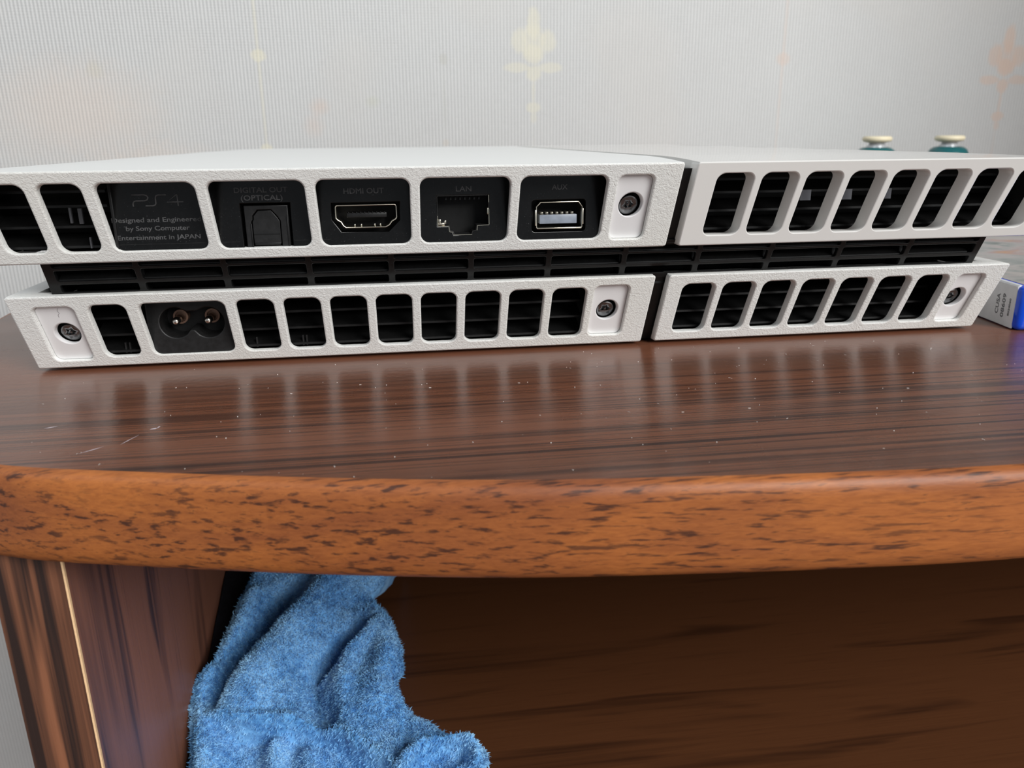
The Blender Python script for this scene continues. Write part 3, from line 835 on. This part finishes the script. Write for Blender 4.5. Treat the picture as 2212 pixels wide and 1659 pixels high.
# ------------------------------------------------------------------ controller behind the console
gc = empty('game_controller', (341, 385, 0), .02)
tag(gc, 'teal green game controller with two cream thumbsticks, behind the console at right', 'controller')
bm = bmesh.new()
me_b = bmesh.ops.create_uvsphere(bm, u_segments=40, v_segments=24, radius=1)
for v in bm.verts:
    x, y, z = v.co
    sx = 1 if x > 0 else -1
    ax0 = abs(x)
    v.co = Vector((78 * sx * ax0 ** .8 if ax0 else 0, 28 * y - 6, 13 * math.copysign(abs(z) ** .75, z) + 29))
    if ax0 > .55:   # grips sweep towards the camera side and down
        k = (ax0 - .55) / .45
        v.co.y -= 30 * k; v.co.z -= 13 * k
finish('controller_body', bm, TEAL, gc, 60)
for s in (-1, 1):
    bm = bmesh.new()
    rings = [(16, 0), (15, 16), (12, 30), (2, 38)]
    lathe(bm, [(15, 0), (15, 22), (12, 40), (7, 50), (1, 53)], 24, (0, 0, 0), 'z', 1.0, 1.15)
    bmesh.ops.rotate(bm, verts=bm.verts, cent=(0, 0, 0), matrix=Matrix.Rotation(math.radians(97), 3, 'X'))
    bmesh.ops.translate(bm, verts=bm.verts, vec=(s * 66, -2, 21))
    finish('grip', bm, TEAL, gc, 60)
    cx, cy = s * 29.5, -14
    bm = bmesh.new(); lathe(bm, [(15, 38), (14.6, 43), (12.5, 47.2), (10, 48.8), (8.4, 49.2), (8.2, 47)], 40, (cx, cy, 0))
    d_ = finish('stick_dome', bm, TEAL, gc, 50)
    bm = bmesh.new(); lathe(bm, [(7.4, 46.5), (6.6, 50), (5.4, 51.5), (5.2, 53.5)], 32, (cx, cy, 0))
    finish('stick_post', bm, SILVER, gc, 50)
    bm = bmesh.new(); lathe(bm, [(5.2, 52.4), (9.4, 53.3), (10.2, 54.4), (10.2, 55.8), (9.3, 56.8), (7.4, 57.0), (6.4, 56.0), (.1, 55.4)], 40, (cx, cy, 0))
    finish('thumbstick', bm, CREAM_RUB, gc, 50)
bm = bmesh.new(); lathe(bm, [(9, 36), (9, 43), (7.5, 44)], 28, (52, 12, 0)); finish('button_pad', bm, DARKGREY, gc, 40)

# ------------------------------------------------------------------ dark fabric heap and blue towel under the shelf
def smooth(t): t = max(0, min(1, t)); return t * t * (3 - 2 * t)
bm = bmesh.new()
nx, ny = 60, 60
def heap_z(x, y):
    base = -99.5 + .304 * (y - 87)
    f = smooth((-60 - x) / 16) * smooth((y + 26) / 14) * smooth((190 - y) / 40)
    w = 1.1 * mnoise.noise(Vector((x * .05, y * .07, 3)))
    return ZB + .4 + (base + w - ZB) * f
g = [[bm.verts.new((-111.6 + 52 * i / nx, -24 + 216 * j / ny, 0)) for j in range(ny + 1)] for i in range(nx + 1)]
for c in g:
    for v in c: v.co.z = heap_z(v.co.x, v.co.y)
for i in range(nx):
    for j in range(ny): bm.faces.new((g[i][j], g[i + 1][j], g[i + 1][j + 1], g[i][j + 1]))
rim = [g[i][0] for i in range(nx + 1)] + [g[nx][j] for j in range(1, ny + 1)] + [g[i][ny] for i in range(nx - 1, -1, -1)] + [g[0][j] for j in range(ny - 1, 0, -1)]
low = [bm.verts.new((v.co.x, v.co.y, ZB + .2)) for v in rim]
for i in range(len(rim)): bm.faces.new((rim[i], low[i], low[(i + 1) % len(rim)], rim[(i + 1) % len(rim)]))
bm.faces.new(low)
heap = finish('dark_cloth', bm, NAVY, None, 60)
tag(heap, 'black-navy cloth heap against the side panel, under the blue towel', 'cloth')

P0 = Vector((-59.2, 36.4, -104.2)); E1 = Vector((1, 0, 0)); E2 = Vector((0, -0.95676653, -0.29085702)); NN = Vector((0, -0.29085702, 0.95676653))
TF = {"outline": [[-37.6, -54.0], [16.1, -48.1], [9.8, -37.5], [6.5, -30.7], [2.0, -26.4], [5.9, -18.6], [9.4, -9.9], [12.7, -0.4], [12.8, 8.2], [10.3, 11.8], [12.8, 17.5], [19.5, 23.0], [26.9, 29.9], [29.9, 32.7], [34.7, 34.3], [36.5, 38.8], [36.4, 43.8], [27.4, 51.5], [-47.2, 48.2], [-50.1, 21.5], [-51.5, 11.3], [-52.0, 6.0], [-51.1, 0.6], [-47.1, -3.4], [-45.2, -12.6], [-43.8, -19.8], [-42.5, -28.8], [-40.8, -35.4], [-38.6, -43.7]],
"A": [[-1.2, -43.9], [-6.4, -35.0], [-16.1, -19.2], [-27.1, -2.2], [-34.1, 10.8]], "B": [[-24.5, -28.1], [-31.1, -17.7], [-38.3, -8.2], [-42.0, -0.5], [-44.6, 6.9], [-45.6, 14.6]],
"G": [[-36.8, -28.1], [-41.7, -12.2], [-46.8, -1.1]], "C": [[3.4, -12.5], [-7.9, -3.4], [-16.1, 4.2], [-13.7, 13.2], [-10.7, 19.3]], "D": [[3.4, -6.9], [-3.4, -0.6], [-5.1, 8.9], [-5.2, 19.5]],
"E": [[7.9, -13.2], [9.3, 2.1], [4.4, 18.0]], "hem": [[-58, 9], [-52.9, 11.1], [-45.0, 18.7], [-37.1, 21.6], [-29.2, 22.1], [-20.2, 23.2], [-11.2, 25.7], [-5.3, 28.9], [1.4, 34.5], [7.5, 38.0], [14.8, 52.0]],
"L": [[-49.2, 11.6], [-45.0, 31.5], [-43.5, 48]], "M1": [[-25.2, 26.5], [-24.8, 46]], "M2": [[-15.3, 30.5], [-11.0, 48]], "curl": [[13.5, 41.6], [17.6, 37.5], [24.3, 36.0], [31.0, 36.5], [34.2, 40.2], [34.5, 46]]}
def segd(p, a, b):
    ab = (b[0] - a[0], b[1] - a[1]); L = ab[0] ** 2 + ab[1] ** 2
    t = max(0, min(1, ((p[0] - a[0]) * ab[0] + (p[1] - a[1]) * ab[1]) / L))
    q = (a[0] + ab[0] * t, a[1] + ab[1] * t)
    return math.hypot(p[0] - q[0], p[1] - q[1]), t, q
def pld(p, L):
    best = 1e9; bi = 0; bq = None; n = len(L) - 1
    for i in range(n):
        d, t, q = segd(p, L[i], L[i + 1])
        if d < best: best = d; bi = (i + t) / n; bq = q
    return best, bi, bq
def inside(p, poly):
    c = False; j = len(poly) - 1
    for i in range(len(poly)):
        if (poly[i][1] > p[1]) != (poly[j][1] > p[1]) and p[0] < (poly[j][0] - poly[i][0]) * (p[1] - poly[i][1]) / (poly[j][1] - poly[i][1]) + poly[i][0]: c = not c
        j = i
    return c
def G_(d, w): return math.exp(-(d / w) ** 2)
def hem_y(x):
    L = TF['hem']
    for a, b in zip(L, L[1:]):
        if a[0] <= x <= b[0]: return a[1] + (b[1] - a[1]) * (x - a[0]) / (b[0] - a[0])
    return 99
def towel_h(x, y):
    p = (x, y); h = 2.0
    d, t, q = pld(p, TF['A']); h += 8.5 * G_(d, 7.5)
    d, t, q = pld(p, TF['B']); h -= 9.5 * G_(d, 3.2 + 2.0 * (1 - t)) * min(1, 4 * (1 - t) + .4)
    d, t, q = pld(p, TF['G']); h += 2.5 * G_(d, 3)
    d, t, q = pld(p, TF['C']); h -= 12 * G_(d, 2.4 + 3.0 * t) * smooth(t * 5 + .1)
    d, t, q = pld(p, TF['D']); h += 4.0 * G_(d, 3.0)
    d, t, q = pld(p, TF['E']); h += 5 * G_(d, 5.5)
    hy = hem_y(x)
    below = smooth((y - hy) / 1.5 + .5)
    low_ = -9.0 + 11 * G_(pld(p, TF['L'])[0], 5.5) + 7 * G_(pld(p, TF['M1'])[0], 3) + 7 * G_(pld(p, TF['M2'])[0], 3.6)
    dh = abs(y - hy)
    h += 3.0 * G_(dh, 2.2)
    h = h * (1 - below) + low_ * below
    d, t, q = pld(p, TF['curl']); h += 7 * G_(d, 2.1)
    if x > 14 and y > q[1] + 1 and d > 2: h -= 3
    if x > 13 and y < 36: h -= 2.5
    h += 1.2 * mnoise.noise(Vector((x * .12, y * .12, 1.7))) + .7 * mnoise.noise(Vector((x * .35, y * .35, 5.1)))
    return h
def towel_pt(x, y, extra=0.0):
    dd = pld((x, y), OUT)[0]
    h = towel_h(x, y) - 6 * math.exp(-dd / 1.3) + extra
    return P0 + E1 * x + E2 * y + NN * h
OUT = [tuple(p) for p in TF['outline']]; OUT.append(OUT[0])
# ragged outline
rag = []
for a, b in zip(OUT, OUT[1:]):
    L = math.hypot(b[0] - a[0], b[1] - a[1]); n = max(1, int(L / 1.2))
    for i in range(n):
        u = i / n; x = a[0] + (b[0] - a[0]) * u; y = a[1] + (b[1] - a[1]) * u
        rag.append((x + .7 * mnoise.noise(Vector((x * .5, y * .5, 9))), y + .7 * mnoise.noise(Vector((x * .5, y * .5, 19)))))
OUT = rag + [rag[0]]
bm = bmesh.new(); STEP = .8; grid = {}
xi = int(92 / STEP); yi = int(108 / STEP)
for i in range(xi):
    for j in range(yi):
        x = -53 + i * STEP; y = -54.5 + j * STEP
        if inside((x, y), rag): grid[(i, j)] = bm.verts.new(towel_pt(x, y))
for (i, j) in list(grid):
    q = [(i, j), (i + 1, j), (i + 1, j + 1), (i, j + 1)]
    if all(k in grid for k in q): bm.faces.new([grid[k] for k in q])
bmesh.ops.delete(bm, geom=[v for v in bm.verts if not v.link_faces], context='VERTS')
for it in range(6):      # even out the stepped rim
    new = {}
    for v in bm.verts:
        nb = [e.other_vert(v) for e in v.link_edges if e.is_boundary]
        if len(nb) == 2: new[v] = v.co * .4 + (nb[0].co + nb[1].co) * .3
    for v, c in new.items(): v.co = c
GP = {k: v.co.copy() for k, v in grid.items() if v.is_valid}
bmesh.ops.recalc_face_normals(bm, faces=bm.faces)
if sum(f.normal.z for f in bm.faces) < 0: bmesh.ops.reverse_faces(bm, faces=bm.faces)
# give the cloth its thickness
be = [e for e in bm.edges if e.is_boundary]
cen = Vector((0, 0, 0))
for e in be: cen += e.verts[0].co
cen /= max(1, len(be))
RIM = [(e.verts[0].co.copy(), e.verts[1].co.copy()) for e in be]
for fr in (0, .3, .65, 1.0):      # the crumpled bulk tucked behind the visible folds, down to the lower shelf
    ret = bmesh.ops.extrude_edge_only(bm, edges=be)
    vs = [g_ for g_ in ret['geom'] if isinstance(g_, bmesh.types.BMVert)]
    be = [g_ for g_ in ret['geom'] if isinstance(g_, bmesh.types.BMEdge) and g_.is_boundary]
    for v in vs:
        if fr == 0:
            q = cen - v.co; q -= NN * q.dot(NN); v.co += q.normalized() * 3.5 - NN * 2.0; continue
        sl = (59.5 - v.co.z) / (v.co.y + 192.4) * 1.0
        left = {.3: .3, .65: .5, 1.0: 1.0}[fr]
        t_ = max(0, (v.co.z + 149.6)) / (.8 * sl) * left * max(.03, smooth((v.co.x + 58) / 16))
        v.co += Vector((-.12 * (v.co.x + 30) / 60 - .02, .80, -.8 * sl)) * t_
tow = finish('towel', bm, TOWEL, None, 180, recalc=False)
tag(tow, 'fluffy sky blue terry towel crumpled in the compartment below the shelf', 'towel')
# terry loops: countless, one stuff part
verts, faces = [], []
rnd = random.Random(3)
cnt = 0
while cnt < 85000:
    fx = rnd.uniform(0, xi - 1); fy = rnd.uniform(0, yi - 1); i = int(fx); j = int(fy)
    if not ((i, j) in GP and (i + 1, j) in GP and (i, j + 1) in GP and (i + 1, j + 1) in GP): continue
    cnt += 1
    fx -= i; fy -= j
    p = (GP[i, j] * (1 - fx) + GP[i + 1, j] * fx) * (1 - fy) + (GP[i, j + 1] * (1 - fx) + GP[i + 1, j + 1] * fx) * fy
    px = GP[i + 1, j] - GP[i, j]; py = GP[i, j + 1] - GP[i, j]
    n = px.cross(py).normalized()
    if n.dot(NN) < 0: n = -n
    lay = Vector((rnd.gauss(-.25, .5), rnd.gauss(-.35, .5), rnd.gauss(-.35, .4)))
    L = rnd.uniform(.55, 1.25)
    dirv = (n * .75 + lay * .7).normalized()
    side = dirv.cross(n + Vector((rnd.uniform(-1, 1), rnd.uniform(-1, 1), rnd.uniform(-1, 1)))).normalized() * rnd.uniform(.09, .17)
    mid = p + dirv * L * .55
    tip = mid + (dirv + lay * .9).normalized() * L * .5
    b0 = len(verts)
    verts += [(p - side) * MM, (p + side) * MM, (mid + side * .9) * MM, (mid - side * .9) * MM, tip * MM]
    faces += [(b0, b0 + 1, b0 + 2, b0 + 3), (b0 + 3, b0 + 2, b0 + 4)]
for q in range(16000):      # loops fringing the rim
    a_, b_ = rnd.choice(RIM); p = a_.lerp(b_, rnd.random()) + Vector((rnd.gauss(0, .3), rnd.gauss(0, .3), rnd.gauss(0, .3)))
    out = (p - cen); out -= NN * out.dot(NN); out.normalize()
    dirv = (out * .8 + NN * rnd.uniform(-.4, .8) + Vector((rnd.gauss(0, .4), rnd.gauss(0, .4), rnd.gauss(0, .4)))).normalized()
    L = rnd.uniform(.9, 2.1); side = dirv.cross(NN + out * rnd.uniform(-1, 1)).normalized() * rnd.uniform(.09, .17)
    mid = p + dirv * L * .55; tip = mid + (dirv + Vector((rnd.gauss(0, .5), 0, rnd.gauss(0, .5)))).normalized() * L * .5
    b0 = len(verts)
    verts += [(p - side) * MM, (p + side) * MM, (mid + side * .9) * MM, (mid - side * .9) * MM, tip * MM]
    faces += [(b0, b0 + 1, b0 + 2, b0 + 3), (b0 + 3, b0 + 2, b0 + 4)]
me = bpy.data.meshes.new('terry_loops'); me.from_pydata([tuple(v) for v in verts], [], faces); me.materials.append(TOWEL_TUFT)
o = bpy.data.objects.new('terry_loops', me); COL.objects.link(o); o.parent = tow; o['kind'] = 'stuff'

# ------------------------------------------------------------------ lint and dust on the board
bm = bmesh.new()
def inb(x, y):
    return inside((x, y), [(p.x, p.y) for p in edge] + [(520, YW)])
k = 0
while k < 190:
    x = rnd.uniform(-150, 190); y = rnd.uniform(-62, 24)
    if not inb(x, y): continue
    k += 1
    r = rnd.uniform(.04, .13); a = rnd.uniform(0, 6.28); L = rnd.choice([0, 0, 0, .3, .6])
    n = 5
    pts = [(x + math.cos(a) * (L * (u - .5)) + .08 * math.sin(u * 5 + a), y + math.sin(a) * (L * (u - .5)), r * .8) for u in (0, .5, 1)] if L else None
    if pts: tube(bm, pts, r * .45, 5)
    else:
        m = Matrix.Translation((x, y, r * .7))
        bmesh.ops.create_icosphere(bm, subdivisions=1, radius=r, matrix=m)
du = finish('dust', bm, DUST, None, 60)
tag(du, 'white dust and lint specks scattered over the dark shelf top', 'dust', kind='stuff')
